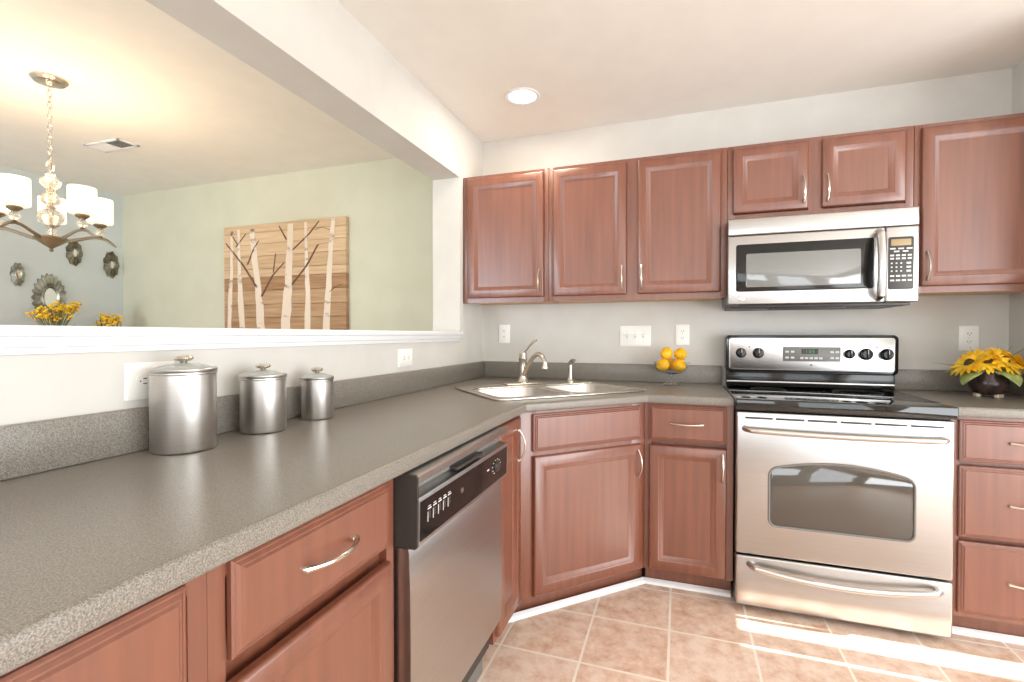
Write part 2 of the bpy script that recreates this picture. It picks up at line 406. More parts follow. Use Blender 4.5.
# ------------------------------------------------------------------ worktops with backsplashes
SC = Vector((.602, -.602))                        # sink centre
def sink_w(x, y): return (SC.x + c*(x-y), SC.y + c*(x+y))
ZC = .914
def worktop(label, loops, bs):
    t = thing('countertop', label, 'countertop')
    fill2d('slab', loops, .008, .011, 'lam', t, ZC-.019, 4)
    for a in bs: obj('backsplash', box(BM(), *a, ZC+.0005, 1.016, .004), 'lam', t)
cut = [sink_w(x, y) for x, y in rrect(-.385, .385, -.258, .258, .04)]
worktop('long grey speckled countertop along the half wall and around the corner sink',
        [[(.002, -3.4), (.640, -3.4), (.640, -1.085), (1.085, -.640), (1.443, -.640), (1.443, -.002), (.002, -.002)], cut],
        [(.001, .020, -3.4, -.001), (.0205, 1.443, -.020, -.001)])
worktop('short grey speckled countertop right of the range',
        [[(2.212, -.640), (2.688, -.640), (2.688, -.002), (2.224, -.002), (2.224, -.118), (2.212, -.118)]], [(2.2245, 2.668, -.020, -.001), (2.669, 2.689, -.638, -.001)])

# ------------------------------------------------------------------ sink, faucet, sprayer
t = thing('sink', 'stainless steel double-bowl drop-in sink set diagonally in the corner', 'sink', (SC.x, SC.y, ZC), PI/4)
BW = [(-.362, -.018, -.235, .150), (.018, .362, -.235, .150)]
fill2d('rim', [rrect(-.405, .405, -.2795, .2795, .045)] + [rrect(*q, .06) for q in BW], .0015, .003, 'nickel', t, .005)
for q in BW:
    b = BM(); rs = []
    for ins, z, r in ((-.002, .006, .062), (.002, -.004, .06), (.010, -.14, .06), (.022, -.165, .055), (.055, -.176, .05)):
        rs.append([(x, y, z) for x, y in rrect(q[0]+ins, q[1]-ins, q[2]+ins, q[3]-ins, r)])
    rings_loft(b, rs, False, True)
    bw = obj('bowl', b, 'steel_v', t, ang=60)
    lathe_b = lathe(BM(), [(0, -.1745), (.03, -.1745), (.042, -.173), (.044, -.1755)], 20, ((q[0]+q[1])/2, (q[2]+q[3])/2+.02, 0))
    obj('drain', lathe_b, 'chrome', bw)
def at_sink(x, y): p = sink_w(x, y); return (p[0], p[1], ZC+.0095)
t = thing('faucet', 'brushed nickel single-lever kitchen faucet behind the sink', 'faucet', at_sink(-.03, .215), PI/4)
obj('deck_plate', box(BM(), -.105, .105, -.028, .028, 0, .009, .004, 3), 'nickel', t)
b = BM(); lathe(b, [(0, .009), (.029, .009), (.029, .014), (.023, .022), (.020, .05), (.021, .075), (.019, .10), (.020, .128), (.023, .135), (.023, .142), (.020, .146), (.021, .166), (.014, .176), (0, .178)], 24)
obj('body', b, 'nickel', t)
P = [(0, -.012, .05), (.002, -.035, .080), (.004, -.065, .115), (.006, -.10, .147), (.008, -.135, .164), (.010, -.160, .166), (.012, -.185, .158), (.013, -.202, .143), (.014, -.210, .128), (.014, -.212, .115)]
b = BM(); tube(b, P, [.013, .0125, .012, .0115, .011, .011, .011, .0105, .0105, .011], 14)
sp = obj('spout', b, 'nickel', t)
b = BM(); lathe(b, [(0, 0), (.017, 0), (.0165, .006), (.0125, .018), (.0118, .03), (0, .03)], 18, (.014, -.2125, .097))
obj('spout_tip', b, 'nickel', sp)
b = BM(); tube(b, [(0, 0, .170), (.010, -.016, .186), (.020, -.038, .208), (.030, -.060, .228), (.040, -.078, .236)], [.009, .0075, .006, .0065, .005], 10, flat=1.3)
obj('lever', b, 'nickel', t)
t = thing('side_sprayer', 'small nickel side sprayer standing right of the faucet', 'sprayer', at_sink(.270, .215), PI/4)
b = BM(); lathe(b, [(0, 0), (.021, 0), (.021, .005), (.016, .012), (.012, .03), (.0125, .06), (.0115, .095), (0, .096)], 18)
obj('body', b, 'nickel', t)
b = BM(); tube(b, [(0, .004, .094), (0, 0, .108), (.003, -.012, .118), (.006, -.030, .122)], [.0105, .0115, .012, .010], 12)
obj('spray_head', b, 'grey', t)

# ------------------------------------------------------------------ range
RW = .757
t = thing('range', 'stainless steel freestanding electric range with black glass cooktop', 'stove', (1.449, -.660, 0))
b = BM(); box(b, .003, RW-.003, .045, .650, .03, .868, .003)
for x in (.03, RW-.06):
    box(b, x, x+.03, .08, .11, .0, .031); box(b, x, x+.03, .58, .61, .0, .031)
obj('body', b, 'blackm', t)
d = obj('oven_door', box(BM(), .002, RW-.002, 0, .044, .252, .862, .008, 3), 'steel', t)
z0, z1, zt, x0, x1 = .385, .625, .664, .128, .632
poly = [(x, z) for x, z in rrect(x0, x1, z0, z1, .028, 5)]
arch = []
for x, z in poly:
    k = (x-(x0+x1)/2)/((x1-x0)/2)
    if z > (z0+z1)/2: z = z + (zt-z1)*(1-k*k)
    arch.append((x, z))
# top edge needs intermediate points
n1 = [p for p in arch if p[0] > (x0+x1)/2 and p[1] > (z0+z1)/2]; n2 = [p for p in arch if p[0] < (x0+x1)/2 and p[1] > (z0+z1)/2]
rest = [p for p in arch if p[1] < (z0+z1)/2]
mid = [((x0+x1)/2 + k*(x1-x0)/2, z1+(zt-z1)*(1-k*k)) for k in (.8, .6, .4, .2, 0, -.2, -.4, -.6, -.8)]
arch = n1 + mid + n2 + rest
w = obj('window', prism_xz(BM(), arch, -.0015, .004, .001), 'ovenglass', d)
b = BM(); tube(b, [(x, -.002, z) for x, z in arch], .0045, 8, True); obj('window_gasket', b, 'grey', w)
def bar_handle(z, xa, xb, out, sag, r, parent, name='handle'):
    b = BM(); P = []
    P.append((xa, -.001, z)); P.append((xa+.002, -.018, z-.001*sag)); 
    for i in range(17):
        k = i/16; P.append((xa+.02+(xb-xa-.04)*k, -out+.010*(2*k-1)**2, z-sag*(1-(2*k-1)**2)))
    P.append((xb-.002, -.018, z)); P.append((xb, -.001, z))
    tube(b, P, r, 12); return obj(name, b, 'steel_v', parent)
bar_handle(.790, .035, RW-.035, .052, .004, .0125, d)
b = BM(); n = 6
for i in range(n):
    xa = .03 + i*(RW-.06)/n; box(b, xa+.005, xa+(RW-.06)/n-.005, -.001, .004, .831, .840, .002)
obj('vent_slots', b, 'blackm', d)
d = obj('storage_drawer', box(BM(), .002, RW-.002, 0, .044, .030, .244, .008, 3), 'steel', t)
bar_handle(.212, .055, RW-.050, .050, .026, .0125, d)
k = BM(); box(k, -.004, RW+.004, -.012, .600, .8685, .916, .006, 3)
ck = obj('cooktop', k, 'glassb', t)
for bx_, by, r in ((.19, .17, .115), (.57, .17, .09), (.19, .44, .08), (.57, .44, .10)):
    obj('burner_ring', tube(BM(), [(bx_+r*math.cos(2*PI*i/40), by+r*math.sin(2*PI*i/40), .9162) for i in range(40)], .0006, 5, True), 'blackm', ck)
# backguard: dark riser with a rounded steel console on top
bgp = BM(); box(bgp, .010, RW+.010, .575, .640, .9165, 1.0, .004)
g = obj('backguard', bgp, 'black', t)
b = BM(); prism_xz(b, rrect(.004, RW+.016, .990, 1.186, .022), .548, .645, .008)
cs = obj('console_surround', b, 'black', g)
b = BM(); prism_xz(b, rrect(.020, RW, 1.006, 1.172, .012), .5445, .549, .002)
obj('console', b, 'steel', g)
obj('riser_strip', box(BM(), .012, RW+.008, .5715, .5745, .936, .944, .001), 'steel_v', g)
def knob(x, z, r):
    b = BM(); lathe(b, [(0, 0), (r, 0), (r*1.0, .004), (r*.86, .008), (r*.80, .020), (r*.70, .023), (0, .024)], 24, (x, .5445, z), mx=FRONT)
    box(b, x-.0035, x+.0035, .512, .522, z-r*.82, z+r*.82, .0015)
    kb = obj('knob', b, 'black', g)
    q = BM(); box(q, x-.0012, x+.0012, .5112, .5125, z+.002, z+r*.8); obj('pointer', q, 'lgrey', kb)
for x, r in ((.078, .026), (.160, .027), (.568, .023), (.637, .029), (.722, .028)): knob(x, 1.092, r)
dp = obj('display_panel', prism_xz(BM(), rrect(.274, .530, 1.052, 1.126, .005), .5428, .546, .001), 'grey', g)
b = BM(); box(b, .358, .432, .5418, .5432, 1.090, 1.116); obj('clock_window', b, 'blackm', dp)
b = BM()
for x0_, dig in ((.372, 1), (.390, 2), (.404, 2)):
    for a in (0, 1, 2):
        if dig == 2: box(b, x0_, x0_+.009, .5411, .5419, 1.0955+a*.007, 1.0970+a*.007)
    box(b, x0_+.0085, x0_+.010, .5411, .5419, 1.0955, 1.111)
obj('clock_digits', b, 'led', dp)
for x in (.285, .310, .485, .507):
    for z in (1.070, 1.100): obj('touch_pad', box(BM(), x, x+.016, .5418, .5432, z-.004, z+.006, .001), 'lgrey', dp)
for i in range(5): obj('touch_pad', box(BM(), .352+i*.021, .352+i*.021+.015, .5418, .5432, 1.064, 1.074, .001), 'lgrey', dp)
for x in (.118, .682): obj('indicator_light', lathe(BM(), [(0, 0), (.004, 0), (.0035, .002), (0, .0025)], 12, (x, .5446, 1.125), mx=FRONT), 'blackm', g)
b = BM(); lathe(b, [(0, 0), (.006, 0), (.0055, .0015), (0, .002)], 16, (.402, .5446, 1.034), mx=FRONT)
obj('badge', b, 'grey', g)
for x in (.078, .160, .568, .637, .722):
    for a in ((x-.016, x-.004, 1.126), (x+.004, x+.014, 1.126), (x-.009, x+.009, 1.055)): obj('dial_print', box(BM(), a[0], a[1], .5438, .5447, a[2], a[2]+.002), 'grey', g)

# ------------------------------------------------------------------ over-the-range microwave
MW = .750; t = thing('microwave', 'stainless steel over-the-range microwave mounted above the stove', 'microwave', (1.437, -.400, 0))
b = BM(); box(b, .004, MW-.004, .030, .394, 1.334, 1.7395, .003)
obj('body', b, 'grey', t)
b = BM(); box(b, .015, MW-.015, .04, .38, 1.318, 1.3345, .003); box(b, .20, .50, .05, .2, 1.310, 1.319, .003); box(b, -.015, .05, .02, .06, 1.322, 1.334, .003)
obj('underside_vent', b, 'blackm', t)
obj('vent_band', box(BM(), 0, MW, 0, .029, 1.660, 1.7385, .006, 3), 'steel', t)
d = obj('door', box(BM(), 0, .628, 0, .029, 1.331, 1.657, .006, 3), 'steel', t)
w = obj('window', prism_xz(BM(), rrect(.034, .588, 1.392, 1.615, .012), -.0015, .004, .001), 'black', d)
obj('window_screen', prism_xz(BM(), rrect(.078, .538, 1.412, 1.570, .008), -.0028, -.0012, .0008), 'mwglass', w)
b = BM(); P = [(.603, -.001, 1.640), (.603, -.020, 1.634)] + [(.603, -.032-.014*math.sin(PI*i/12), 1.625-.265*i/12) for i in range(13)] + [(.603, -.020, 1.352), (.603, -.001, 1.346)]
tube(b, P, [.012]*2+[.0145]*13+[.012]*2, 14, flat=1.15)
obj('handle', b, 'steel_v', d)
b = BM(); lathe(b, [(0, 0), (.0135, 0), (.0135, .0012), (.012, .002), (0, .002)], 24, (.058, -.0003, 1.360), mx=FRONT)
bd = obj('badge', b, 'chrome', d)
b = BM(); tube(b, [(.058+.0095*math.cos(2*PI*i/28), -.0025, 1.360+.0095*math.sin(2*PI*i/28)) for i in range(28)], .0007, 6, True)
text_mesh(b, 'GE', .010, Matrix.Translation((.058, -.0026, 1.360)) @ FRONT)
obj('badge_monogram', b, 'grey', bd)
cp = obj('control_panel', box(BM(), .630, MW, 0, .029, 1.331, 1.657, .006, 3), 'steel', t)
kp = obj('keypad', prism_xz(BM(), rrect(.638, .730, 1.385, 1.612, .008), -.0015, .004, .001), 'blackm', cp)
obj('display', prism_xz(BM(), rrect(.648, .720, 1.574, 1.602, .003), -.0025, -.001, .0006), 'lcd', kp)
b = BM()
def key(x, z, w_, h_): box(b, x-w_/2, x+w_/2, -.0024, -.001, z-h_/2, z+h_/2)
for x in (.654, .684, .714): key(x, 1.561, .020, .006)
for x in (.668, .700): key(x, 1.549, .020, .006)
for z in (1.532, 1.518):
    for x in (.652, .673, .694, .715): key(x, z, .014, .007)
for z in (1.498, 1.481, 1.464):
    for x in (.651, .668, .685): key(x, z, .006, .006)
    key(.712, z, .016, .008)
for z in (1.443, 1.424):
    for x in (.653, .674, .695, .716): key(x, z, .015, .007)
obj('keys', b, 'lgrey', kp)

# ------------------------------------------------------------------ dishwasher (local x = world +y)
DWW = .608; t = thing('dishwasher', 'stainless steel dishwasher with black control strip under the left countertop', 'dishwasher', (.605, -1.976, 0), PI/2)
b = BM(); box(b, .006, DWW-.006, .010, .57, .10, .870); obj('tub', b, 'blackm', t)
obj('kick_plate', box(BM(), .004, DWW-.004, .035, .050, .004, .196, .003), 'grey', t)
# door with gently bowed front
b = BM(); poly = [(.009, .202), (-.030, .202), (-.034, .206), (-.037, .32), (-.038, .46), (-.037, .60), (-.034, .694), (-.030, .700), (.009, .700)]
extrude_yz(b, poly, .004, DWW-.004)
obj('door', b, 'steel', t)
b = BM(); poly = [(.009, .705), (-.052, .705), (-.056, .709), (-.058, .812), (-.056, .818), (-.030, .823), (-.024, .830), (-.026, .846), (-.054, .851), (-.0585, .855), (-.058, .868), (-.050, .872), (.009, .872)]
extrude_yz(b, poly, .002, DWW-.002)
cp = obj('control_panel', b, 'steel', t)
q = BM(); extrude_yz(q, [(.010, .7045), (-.053, .7045), (-.0585, .709), (-.0595, .866), (-.054, .8728), (.010, .8728)], -.002, .0045)
obj('panel_end_cap', q, 'blackm', cp)
fs = BM(); rings_loft(fs, [[(x, y+o, z) for x, y, z in ((.014, -.0565, .717), (DWW-.014, -.0565, .717), (DWW-.014, -.0583, .808), (.014, -.0583, .808))] for o in (.002, -.0012)])
f = obj('fascia', fs, 'black', cp)
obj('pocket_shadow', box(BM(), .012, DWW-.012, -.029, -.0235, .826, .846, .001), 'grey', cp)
obj('latch_grip', box(BM(), .22, .40, -.053, -.025, .8235, .834, .004), 'blackm', cp)
b = BM()
for i in range(5):
    x = .055+i*.026; box(b, x-.006, x+.006, -.0600, -.057, .757, .777, .002)
obj('buttons', b, 'blackm', f)
b = BM()
for i in range(5):
    x = .055+i*.026; box(b, x-.009, x+.009, -.0595, -.0575, .780, .783); box(b, x-.007, x+.006, -.0595, -.0575, .786, .788); box(b, x-.009, x-.007, -.0595, -.0572, .752, .775)
for i in range(10):
    a = -PI*.8+i*PI*1.6/9; x = .495+.034*math.sin(a); z = .766+.022*math.cos(a); box(b, x-.004, x+.004, -.0595, -.0572, z-.001, z+.001)
box(b, .415, .432, -.0595, -.0575, .770, .774)
obj('printing', b, 'lgrey', f)
b = BM(); lathe(b, [(0, 0), (.016, 0), (.015, .006), (.012, .010), (0, .011)], 20, (.495, -.0585, .766), mx=FRONT); obj('dial', b, 'blackm', f)
b = BM(); lathe(b, [(0, 0), (.0085, 0), (.0085, .001), (0, .0014)], 20, (.235, -.0588, .768), mx=FRONT)
bd = obj('badge', b, 'chrome', f)
b = BM(); text_mesh(b, 'GE', .008, Matrix.Translation((.235, -.0605, .768)) @ FRONT); obj('badge_monogram', b, 'grey', bd)

# ------------------------------------------------------------------ canisters
def canister(label, x, y, r, h):
    t = thing('canister', label, 'canister', (x, y, ZC+.0005), 0, 'steel canisters on the left countertop')
    b = BM(); lathe(b, [(0, 0), (r-.004, 0), (r-.001, .002), (r, .006), (r, h-.006), (r+.0015, h-.004), (r+.0015, h), (r-.002, h), (r-.003, h-.012), (0, h-.013)], 64)
    obj('body', b, 'steel_v', t)
    b = BM(); lathe(b, [(0, h+.001), (r-.003, h+.001), (r, h+.003), (r, h+.006), (r*.93, h+.009), (r*.75, h+.0135), (r*.5, h+.0175), (r*.25, h+.020), (0, h+.0205)], 64)
    ld = obj('lid', b, 'frost', t)
    b = BM(); lathe(b, [(r+.0015, h+.0005), (r+.0025, h+.002), (r+.0025, h+.007), (r+.001, h+.009), (r-.001, h+.008), (r-.001, h+.0005), (r+.0015, h+.0005)], 64)
    obj('lid_ring', b, 'steel_v', ld)
    k = .66+.34*r/.0675; z = h+.0195
    b = BM(); lathe(b, [(0, z), (.010*k, z), (.007*k, z+.003*k), (.008*k, z+.005*k), (.016*k, z+.007*k), (.0205*k, z+.011*k), (.021*k, z+.014*k), (.018*k, z+.018*k), (.010*k, z+.0205*k), (0, z+.021*k)], 32)
    obj('knob', b, 'nickel', ld)
canister('largest steel canister, leftmost, standing in front of the wall outlet', .094, -2.090, .0675, .186)
canister('medium steel canister in the middle of the row of three', .094, -1.856, .060, .153)
canister('smallest steel canister, the right one of the row', .090, -1.634, .050, .128)

# ------------------------------------------------------------------ outlets and switches
def plate_on(label, cat, loc, rz, w, h, kind, horiz=False):
    t = thing({'outlet': 'wall_outlet', 'switch': 'switch_plate'}[kind], label, cat, loc, rz)
    b = BM(); prism_xz(b, rrect(-w/2, w/2, -h/2, h/2, .004, 3), -.006, -.0005, .002); obj('cover_plate', b, 'plate', t)
    if kind == 'outlet':
        for s in (-1, 1):
            cx, cz = (s*.0195, 0) if horiz else (0, s*.0195)
            b = BM(); lathe(b, [(0, 0), (.0165, 0), (.0165, .002), (0, .0025)], 20, (cx, -.0058, cz), mx=FRONT)
            r = obj('receptacle', b, 'plate', t)
            q = BM()
            for e in (-1, 1):
                if horiz: box(q, cx-.001, cx+.007, -.0092, -.0075, cz+e*.006-.0012, cz+e*.006+.0012)
                else: box(q, cx+e*.006-.0012, cx+e*.006+.0012, -.0092, -.0075, cz-.001, cz+.007)
            lathe(q, [(0, 0), (.0025, 0), (0, .0012)], 10, (cx-.007 if horiz else cx, -.0078, cz if horiz else cz-.007), mx=FRONT)
            obj('slots', q, 'slot', r)
        b = BM(); lathe(b, [(0, 0), (.003, 0), (0, .0015)], 10, (0, -.006, 0), mx=FRONT); obj('screw', b, 'lgrey', t)
    else:
        for i in (-1, 0, 1):
            b = BM(); box(b, i*.046-.006, i*.046+.006, -.0075, -.0055, -.013, .013, .001); fr = obj('toggle_frame', b, 'lgrey', t)  # frame coloured greyer in place of shading around the toggle
            q = BM(); box(q, i*.046-.004, i*.046+.004, -.018, -.006, .000, .009, .0015); obj('toggle', q, 'plate', fr)
        b = BM()
        for i in (-1, 0, 1):
            for s in (-1, 1): lathe(b, [(0, 0), (.003, 0), (0, .0015)], 10, (i*.046, -.006, s*.03), mx=FRONT)
        obj('screws', b, 'lgrey', t)
plate_on('white wall outlet left of the faucet, under the single-door wall cabinet', 'outlet', (.153, 0, 1.193), 0, .074, .118, 'outlet')
plate_on('white three-toggle light switch plate on the back wall', 'switch', (.973, 0, 1.180), 0, .176, .122, 'switch')
plate_on('white wall outlet just right of the three-toggle switch plate', 'outlet', (1.235, 0, 1.188), 0, .074, .118, 'outlet')
plate_on('white wall outlet above the sunflower pot, right of the range', 'outlet', (2.538, 0, 1.172), 0, .078, .120, 'outlet')
plate_on('white sideways outlet on the half wall, partly hidden behind the largest canister', 'outlet', (0, -2.105, 1.078), PI/2, .118, .088, 'outlet', True)
plate_on('white sideways outlet on the half wall under the ledge, nearest the sink', 'outlet', (0, -.950, 1.080), PI/2, .122, .084, 'outlet', True)

# ------------------------------------------------------------------ lemons in a footed glass bowl
LB = (1.178, -.132, ZC+.0005)
b = BM(); lathe(b, [(0, 0), (.047, 0), (.047, .004), (.020, .010), (.008, .020), (.0075, .032), (.013, .040), (.009, .048), (.0095, .056), (.03, .060), (.064, .070), (.086, .096), (.094, .125), (.092, .1255), (.084, .098), (.062, .0735), (.028, .0635), (0, .0625)], 40)
o = obj('glass_bowl', b, 'glass', loc=LB); tag(o, 'clear footed glass bowl holding lemons, beside the range', 'bowl')
LP = [(-.044, -.026, .108, .9, 'lemon low at the left side of the glass bowl'), (.042, -.032, .108, 2.2, 'lemon low at the right front of the glass bowl'), (.004, .048, .108, 3.2, 'lemon low at the back of the glass bowl, behind the others'),
      (-.026, .000, .171, 1.1, 'left one of the two lemons on top of the pile'), (.046, .008, .168, 2.0, 'right one of the two lemons on top of the pile')]
for x, y, z, a, lab in LP:
    t = thing('lemon', lab, 'fruit', (LB[0]+x, LB[1]+y, LB[2]+z), a, 'lemons in the glass bowl')
    t.rotation_euler = (.2, PI/2-.25, a)
    b = BM(); lathe(b, [(0, -.041), (.005, -.040), (.008, -.036), (.020, -.029), (.0305, -.014), (.0345, 0), (.0305, .015), (.020, .029), (.008, .036), (.0045, .041), (0, .042)], 24)
    obj('peel', b, 'lemon', t)
    b = BM(); lathe(b, [(0, -.0420), (.003, -.0415), (.0035, -.0395), (0, -.039)], 8); obj('stem_scar', b, 'leaf', t)

# ------------------------------------------------------------------ sunflowers in a dark pot
PX = (2.508, -.228, ZC+.0005)
t = thing('sunflower_pot', 'dark glazed pot of yellow sunflowers with green leaves, right of the range', 'flower pot', PX)
b = BM(); lathe(b, [(0, .012), (.042, .012), (.051, .018), (.064, .040), (.068, .060), (.064, .080), (.056, .096), (.056, .101), (.050, .101), (.050, .094), (0, .090)], 40)
p = obj('bowl', b, 'pot', t)
for i in range(3):
    a = PI*1.5 + i*2*PI/3 + .5; q = BM(); box(q, -.017, .017, -.009, .009, 0, .016, .004)
    obj('foot', q, 'cream', p, (.040*math.cos(a), .040*math.sin(a), 0), (0, 0, a+PI/2))
def petal(bm, L, w, mx, curl=.2):
    t_ = bmesh.new(); rows = []
    for i in range(6):
        k = i/5; ww = w*math.sin(PI*(.12+.86*k))**.8*(1 if k < .98 else .15); z = curl*L*k*k
        rows.append([t_.verts.new((L*k, -ww/2, z+.06*ww)), t_.verts.new((L*k, 0, z)), t_.verts.new((L*k, ww/2, z+.06*ww))])
    for a_, b_ in zip(rows, rows[1:]):
        for j in (0, 1): t_.faces.new((a_[j], a_[j+1], b_[j+1], b_[j]))
    g_ = bmesh.ops.extrude_face_region(t_, geom=t_.faces[:])
    for v in g_['geom']:
        if isinstance(v, bmesh.types.BMVert): v.co.z -= .0009
    merge(bm, t_, mx)
def bloom(parent, loc, tilt, az, R_, n=17):
    mx0 = Matrix.Rotation(az, 4, 'Z') @ Matrix.Rotation(tilt, 4, 'Y')
    b = BM()
    for ring, (rl, el_, off) in enumerate(((1, .05, 0), (.86, .32, .5))):
        for i in range(n):
            a = 2*PI*(i+off)/n + random.uniform(-.08, .08)
            petal(b, R_*rl*random.uniform(.88, 1.08), R_*.30, Matrix.Rotation(a, 4, 'Z') @ Matrix.Translation((R_*.16, 0, 0)) @ Matrix.Rotation(-el_-random.uniform(-.1, .15), 4, 'Y'), -.12)
    f = obj('flower', b, 'petal', parent, loc, mx0.to_euler())
    q = BM(); lathe(q, [(0, -.004), (R_*.26, -.002), (R_*.28, .006), (R_*.18, .014), (0, .015)], 20); obj('flower_centre', q, 'seed', f)
for loc, ti, az, R_ in (((-.080, -.030, .150), .75, PI*1.05, .075), ((-.030, -.050, .160), .85, PI*1.36, .062), ((.030, -.045, .164), .85, PI*1.70, .070), ((.088, -.020, .148), .8, -.15, .074), ((.0, .035, .156), .15, .5, .070), ((-.06, .04, .138), .5, PI*.8, .06), ((.065, .05, .142), .5, .9, .062)):
    bloom(t, loc, ti, az, R_)
b = BM()
for loc in ((-.085, -.030), (-.03, -.065), (.03, -.05), (.092, -.02), (0, .035), (-.06, .04), (.065, .05)):
    tube(b, [(loc[0]*.25, loc[1]*.25, .092), (loc[0]*.7, loc[1]*.7, .13), (loc[0], loc[1], .152)], .003, 6)
obj('stems', b, 'leaf', t)
def leaf(az, base, L, w, droop, roll=0):
    b = BM(); n = 9; rows = []
    for i in range(n):
        k = i/(n-1); ww = w*(math.sin(PI*min(1, .08+.92*k)**.75)); th = k*droop
        x = L*math.sin(th)/max(droop, .01) if droop else L*k; z = -L*(1-math.cos(th))/max(droop, .01)
        rows.append([(x, -ww/2, z-.10*ww), (x, -ww/4, z), (x, 0, z-.06*ww), (x, ww/4, z), (x, ww/2, z-.10*ww)])
    vs = [[b.verts.new(p) for p in r] for r in rows]
    for a_, c_ in zip(vs, vs[1:]):
        for j in range(4): b.faces.new((a_[j], a_[j+1], c_[j+1], c_[j]))
    g_ = bmesh.ops.extrude_face_region(b, geom=b.faces[:])
    for v in g_['geom']:
        if isinstance(v, bmesh.types.BMVert): v.co.z -= .001
    return obj('leaf', b, 'leaf', t, base, (roll, 0, az), ang=80)
leaf(PI*1.12, (-.045, -.030, .122), .115, .080, 1.45); leaf(PI*1.60, (.022, -.048, .124), .110, .075, 1.45)
leaf(.1, (.05, 0, .14), .10, .055, .5); leaf(PI*.9, (-.05, .01, .13), .11, .05, .6); leaf(PI*.45, (.05, .04, .16), .10, .05, .2); leaf(PI*1.5, (0, -.05, .125), .05, .04, .9)
for i, (az, el_, L) in enumerate(((.2, .75, .17), (.35, .95, .15), (PI*.95, .25, .17), (PI*1.1, .35, .13), (PI*.7, 1.1, .13), (PI*.6, 1.2, .12), (.8, 1.0, .14))):
    d = Vector((math.cos(az)*math.cos(el_), math.sin(az)*math.cos(el_), math.sin(el_))); p0 = Vector((0, 0, .11))+Vector((d.x, d.y, 0))*.02
    b = BM(); tube(b, [p0, p0+d*L*.6, p0+d*L+Vector((d.x*.01, d.y*.01, -.006))], [.0022, .0018, .0006], 5); obj('grass_blade', b, 'blade', t)

# ------------------------------------------------------------------ recessed kitchen light, ceiling register
t = thing('recessed_light', 'lit round recessed ceiling light above the corner sink', 'ceiling light', (.435, -.50, H))
b = BM(); lathe(b, [(.070, -.001), (.092, -.001), (.094, -.004), (.088, -.008), (.074, -.006), (.070, -.001)], 40); obj('trim_ring', b, 'white', t)
b = BM(); lathe(b, [(0, -.002), (.0715, -.002), (.0715, -.004), (0, -.005)], 40); obj('lens', b, 'lampdisc', t)
light('recessed_lamp', 'AREA', (.435, -.50, H-.012), (0, 0, 0), 9, (1, .90, .74), shape='DISK', size=.14)
t = thing('ceiling_vent', 'white ceiling air register in the dining room, right of the chandelier canopy', 'vent', (-2.325, -.765, H))
b = BM(); fl = .02
for a in ((-.165, .165, -.07, -.07+fl), (-.165, .165, .07-fl, .07), (-.165, -.165+fl, -.07, .07), (.165-fl, .165, -.07, .07), (-.006, .006, -.07, .07)): box(b, a[0], a[1], a[2], a[3], -.008, -.0005, .002)
obj('frame', b, 'white', t)
obj('duct_backing', box(BM(), -.15, .15, -.055, .055, -.002, -.0005), 'grey', t)
for sx in (-1, 1):
    for i in range(6):
        x = sx*(.018+i*.022); q = BM(); box(q, -.011, .011, -.05, .05, -.0006, .0006)
        obj('louver', q, 'white', t, (x, 0, -.0058), (0, sx*.35, 0))

# ------------------------------------------------------------------ chandelier
CH = Vector((-1.700, -1.420, 0))
t = thing('chandelier', 'lit five-arm nickel chandelier with white drum shades in the dining room', 'chandelier', (CH.x, CH.y, H))
b = BM(); lathe(b, [(0, -.0005), (.070, -.0005), (.072, -.008), (.060, -.020), (.02, -.026), (.010, -.034), (0, -.034)], 36); obj('canopy', b, 'nickel', t)
b = BM(); z = -.030; i = 0
while z > -.375:
    P = []
    for j in range(14):
        a = 2*PI*j/14; u = .009*math.cos(a); v = .0165*math.sin(a)
        P.append((u, 0, z-.016+v) if i % 2 == 0 else (0, u, z-.016+v))
    tube(b, P, .0022, 6, True); z -= .0275; i += 1
obj('chain', b, 'nickel', t)
ZB = -.84                                         # bottom of the hub finial
b = BM(); lathe(b, [(0, -.40), (.006, -.40), (.006, -.775), (0, -.775)], 12)
for zz in (-.468, -.545, -.628, -.720): lathe(b, [(0, zz-.010), (.016, zz-.008), (.020, zz), (.016, zz+.008), (0, zz+.010)], 20)
obj('stem', b, 'nickel', t)
b = BM(); tube(b, [(.028*math.cos(2*PI*i/24), 0, -.425+.030*math.sin(2*PI*i/24)) for i in range(24)], .004, 8, True); obj('loop', b, 'nickel', t)
for zz, r in ((-.505, .040), (-.588, .040), (-.675, .052)):
    q = BM(); lathe(q, [(.007, zz-r*.78)]+[(r*math.cos(a), zz+r*.8*math.sin(a)) for a in [(-75+15*k)*PI/180 for k in range(11)]]+[(.007, zz+r*.78), (.007, zz-r*.78)], 24)
    obj('glass_ball', q, 'crystal', t)
b = BM(); lathe(b, [(0, -.845), (.006, -.843), (.009, -.836), (.006, -.828), (.012, -.824), (.030, -.812), (.060, -.790), (.068, -.780), (.060, -.772), (.02, -.766), (0, -.765)], 32); obj('hub', b, 'bronze', t)
RA = .195; TH = math.radians(-12)+YAW
